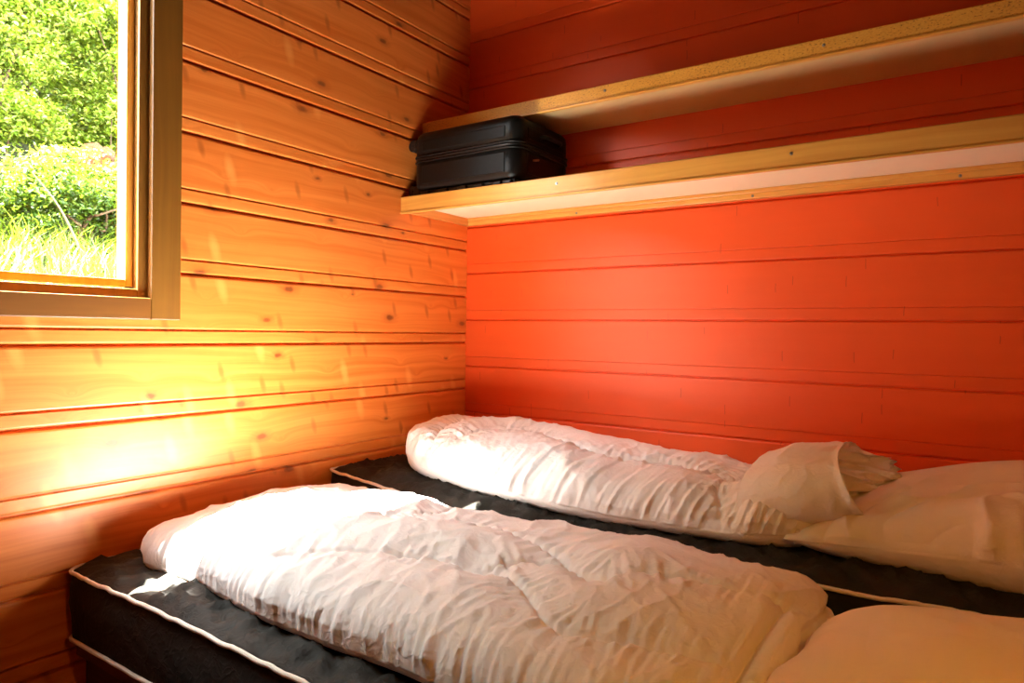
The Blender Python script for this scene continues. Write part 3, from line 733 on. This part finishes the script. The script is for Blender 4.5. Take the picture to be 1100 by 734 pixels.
def D2(X, Y, Z, A, B):
    wx, wy = X + .03 * pn(X * 6, Y * 6, 61.), Y + .03 * pn(X * 6, Y * 6, 67.)
    d = .007 * pn(X * 6, Y * 8, 52.) + creases(X, Y, 300., 2.0)
    e = np.exp(-(1 - np.clip(-B, 0, 1)) / .40) * (B < .3)
    sk = X - .35 * (Z - .6) + .010 * pn(X * 9, Z * 9, 71.)
    d += e * (0.0075 * ridge(pn(sk * 34, Z * 4, 73.), 4.) + .0070 * pn(sk * 70, Z * 5, 75.)) * np.interp(X, [.1, .3, .6], [.15, .5, 1.])
    for k, sm in enumerate(SEAMS2):
        D, Aq = seg_dist(X, Y, sm)
        d += -.012 * np.exp(-(D / .006) ** 2) - .014 * np.exp(-(D / .05) ** 2) + .013 * pn(Aq * 70, D * 7 + k * 3.1, 81.) * np.exp(-D / .04)
    return d
zb2 = lambda X, Y: top2(X, Y) + .020
me = puffy('duvet', '', '', foot2, zb2, H2, D2, 420, 180, 22, 4, .5, .5, .24)
d2o = Vector((.75, -.35, .55))
duv2 = finish('duvet', me, M_DUVET, 'white duvet rolled lengthways on the back mattress against the red wall', 'duvet', 'white duvets', d2o)
# folded-back end: an open sleeve of cloth with crumpled lining inside
nu, nv = 60, 140
uu = np.linspace(0, 1, nu); vv = np.linspace(0, 2 * np.pi, nv, endpoint=False); Ug, Vg = np.meshgrid(uu, vv, indexing='ij')
def sleeve(scale, wob, U, Vv):
    # axis runs along +x; the section is a flattened loop, its mouth slanting back over the top
    cy = -.335 + 0 * U; cz = .622 + .060 * U
    ry = (.225 + .015 * np.sin(U * 3.1)) * scale; rz = np.interp(U, [0, .35, .8, 1.], [.082, .090, .077, .061]) * scale
    cyv = np.cos(Vv); szv = np.sin(Vv)
    y = cy + ry * np.sign(cyv) * np.abs(cyv) ** .85; z = cz + rz * np.sign(szv) * np.abs(szv) ** .9
    slant = -.040 * szv - .012 * cyv
    x = 1.225 + (.222 + slant) * U
    n = wob * (.006 * pn(x * 12, y * 12, z * 12 + 91.) + .0035 * ridge(pn(x * 20 - z * 10, y * 18, z * 14 + 95.), 4.))
    n = n + .006 * np.exp(-((U - 1) / .05) ** 2)
    return np.stack([x, y + n * cyv, z + n * szv], -1)
outer = sleeve(1., 1., Ug, Vg); inner = sleeve(.93, 1., np.clip(Ug * 1.0, 0, .985), Vg)[::-1]
# lining: the inner skin folds in towards the middle in crumples
nl = 40; lin = []
rimI = inner[0]
cenL = np.array([1.42, -.315, .672])
for k in range(1, nl + 1):
    t = k / nl
    P = rimI * (1 - t) + cenL * t
    bul = -.085 * math.sin(math.pi * min(1, t * 1.3)) * (1 - .4 * t)
    cr = .055 * ridge(pn(P[:, 1] * 18 + P[:, 2] * 9, P[:, 2] * 26, 101. + t * 1.6), 4.) * min(1, t * 4)
    far = np.clip((P[:, 1] + .40) / .2, 0, 1) * .125 * min(1, t * 3) * (1 - t * .3)
    lin.append(P + np.stack([bul + cr + far, .010 * pn(P[:, 1] * 25, P[:, 2] * 25, 105. + t * 3), .012 * pn(P[:, 1] * 25, P[:, 2] * 25, 109. + t * 3)], -1))
allr = list(outer) + [inner[0]] + lin
V = np.concatenate(allr, 0); m = len(allr)
i, j = np.meshgrid(np.arange(m - 1), np.arange(nv), indexing='ij'); j2 = (j + 1) % nv
F = np.stack([i * nv + j, i * nv + j2, (i + 1) * nv + j2, (i + 1) * nv + j], -1).reshape(-1, 4)
npmesh('folded_end', V, F, M_DUVET, duv2, origin=d2o)

# --- back pillow
def bowp(A, B):
    c = .03 * np.abs(A) ** 2 * np.abs(B) ** 2
    return -np.sign(A) * .035 * (1 - np.abs(B) ** 2) * 0 + np.sign(A) * c, np.sign(B) * c - .0 * A
footp2 = quad_foot((1.362, -.545), (1.985, -.665), (2.000, -.085), (1.40, -.075), bowp)
def Hp2(X, Y, A, B): return np.interp(A, [-1, -.4, .2, 1], [.092, .138, .178, .165]) * (1 + .10 * np.clip(B, -1, 1)) + .008 * pn(X * 5, Y * 5, 111.)
def Dp(seed, amt=1.):
    def f(X, Y, Z, A, B):
        wx, wy = X + .04 * pn(X * 5, Y * 5, seed), Y + .04 * pn(X * 5, Y * 5, seed + 3)
        d = .009 * pn(X * 5, Y * 6, seed + 1) + amt * (.010 * ridge(pn(wx * 6 + wy * 5, wy * 5 - wx * 3.5, seed + 5), 5.) * np.clip(.7 - B, 0, 1) - .006 * ridge(pn(wx * 10 - wy * 4, wy * 8, seed + 7), 6.) * np.clip(.5 - B, 0, 1))
        ec = np.exp(-(1 - np.maximum(np.abs(A), np.abs(B))) / .12)
        d = d + ec * .006 * pn(X * 30 + Y * 18, Y * 26 - X * 10, seed + 9)
        return d
    return f
me = puffy('pillow', '', '', footp2, lambda X, Y: top2(X, Y) + .016, Hp2, Dp(121., 1.1), 220, 200, 6, 4.5, .55, .55, .38, M_PILLOW)
p2o = Vector((1.68, -.35, .55))
pil2 = finish('pillow', me, M_PILLOW, 'cream pillow on the back mattress under the folded end of the duvet', 'pillow', 'cream pillows', p2o)
bm = bmesh.new()
for k in range(5):
    a = k * 1.3; bmesh.ops.create_uvsphere(bm, u_segments=10, v_segments=8, radius=.008, matrix=Matrix.Translation((1.352 + .008 * math.cos(a), -.545 + .008 * math.sin(a), .578 + .006 * (k % 3))))
cyl(bm, (1.352, -.545, .585), (1.352, -.556, .560), .0035, 8)
build('corner_knot', bm, M_PILLOW, pil2, smooth=True, origin=p2o)
# --- front pillow
footp1 = quad_foot((1.425, -1.375), (2.01, -1.400), (2.03, -.840), (1.50, -.900), bowp)
def Hp1(X, Y, A, B): return .179 + .012 * pn(X * 4, Y * 4, 131.) + 0 * A
me = puffy('pillow', '', '', footp1, lambda X, Y: .477 + 0 * X, Hp1, Dp(141., .6), 220, 200, 2.6, 2.6, .6, .6, .34, M_PILLOW)
finish('pillow', me, M_PILLOW, 'cream pillow on the front mattress at the lower right of the photo', 'pillow', 'cream pillows', (1.72, -1.13, .46))

# ------------------------------------------------------------------ added reading lamp, out of view, to warm the pillow end
LP, LA = Vector((XR - .11, -1.70, 1.36)), Vector((-.45, .50, -.85)).normalized()
lamp = tag(empty('added_warm_lamp', (XR, LP.y, LP.z)), 'added out-of-view reading lamp with glowing bulb, there to warm the pillow end', 'lamp'); lo_ = lamp.location.copy()
M_LAMP = m_plain('dark_lamp_metal', (.05, .04, .03), .4, .5)
bm = bmesh.new(); cyl(bm, (XR - .001, LP.y, LP.z), (XR - .016, LP.y, LP.z), .04, 28); build('backplate', bm, M_LAMP, lamp, True, lo_)
pts = bez([(XR - .012, LP.y, LP.z), (XR - .05, LP.y - .01, LP.z + .02), tuple(LP - LA * .05)], 8)
V, F = tube_np(pts, .007, 10); npmesh('arm', V, F, M_LAMP, lamp, origin=lo_)
Q = LA.to_track_quat('Z', 'Y').to_matrix(); V = []; ns = 32
prof = [(.012, -.055), (.03, -.048), (.05, -.02), (.066, .02), (.078, .085), (.075, .085), (.063, .02), (.047, -.018), (.028, -.044), (.010, -.050)]
for rr_, zz_ in prof:
    for k in range(ns): V.append(LP + Q @ Vector((rr_ * math.cos(k / ns * 6.2832), rr_ * math.sin(k / ns * 6.2832), zz_)))
F = [(i * ns + k, i * ns + (k + 1) % ns, (i + 1) * ns + (k + 1) % ns, (i + 1) * ns + k) for i in range(len(prof) - 1) for k in range(ns)]
npmesh('lamp_shade', np.array([tuple(v) for v in V]), np.array(F), M_LAMP, lamp, origin=lo_)
bm = bmesh.new(); bmesh.ops.create_uvsphere(bm, u_segments=20, v_segments=14, radius=.022, matrix=Matrix.Translation(LP - LA * .012))
t = NT('glowing_bulb'); t.b.inputs['Emission Color'].default_value = (1, .45, .10, 1); t.b.inputs['Emission Strength'].default_value = 20; t.base((.9, .7, .4))
build('bulb', bm, t.m, lamp, True, lo_)
ld = bpy.data.lights.new('added_lamp_light', 'POINT'); ld.energy = 12; ld.color = (1, .38, .045); ld.shadow_soft_size = .02  # warm light of the added lamp, aimed at the pillows
lob = bpy.data.objects.new('added_lamp_light', ld); COL.objects.link(lob); lob.parent = lamp; lob.location = LP + LA * .025 - lo_
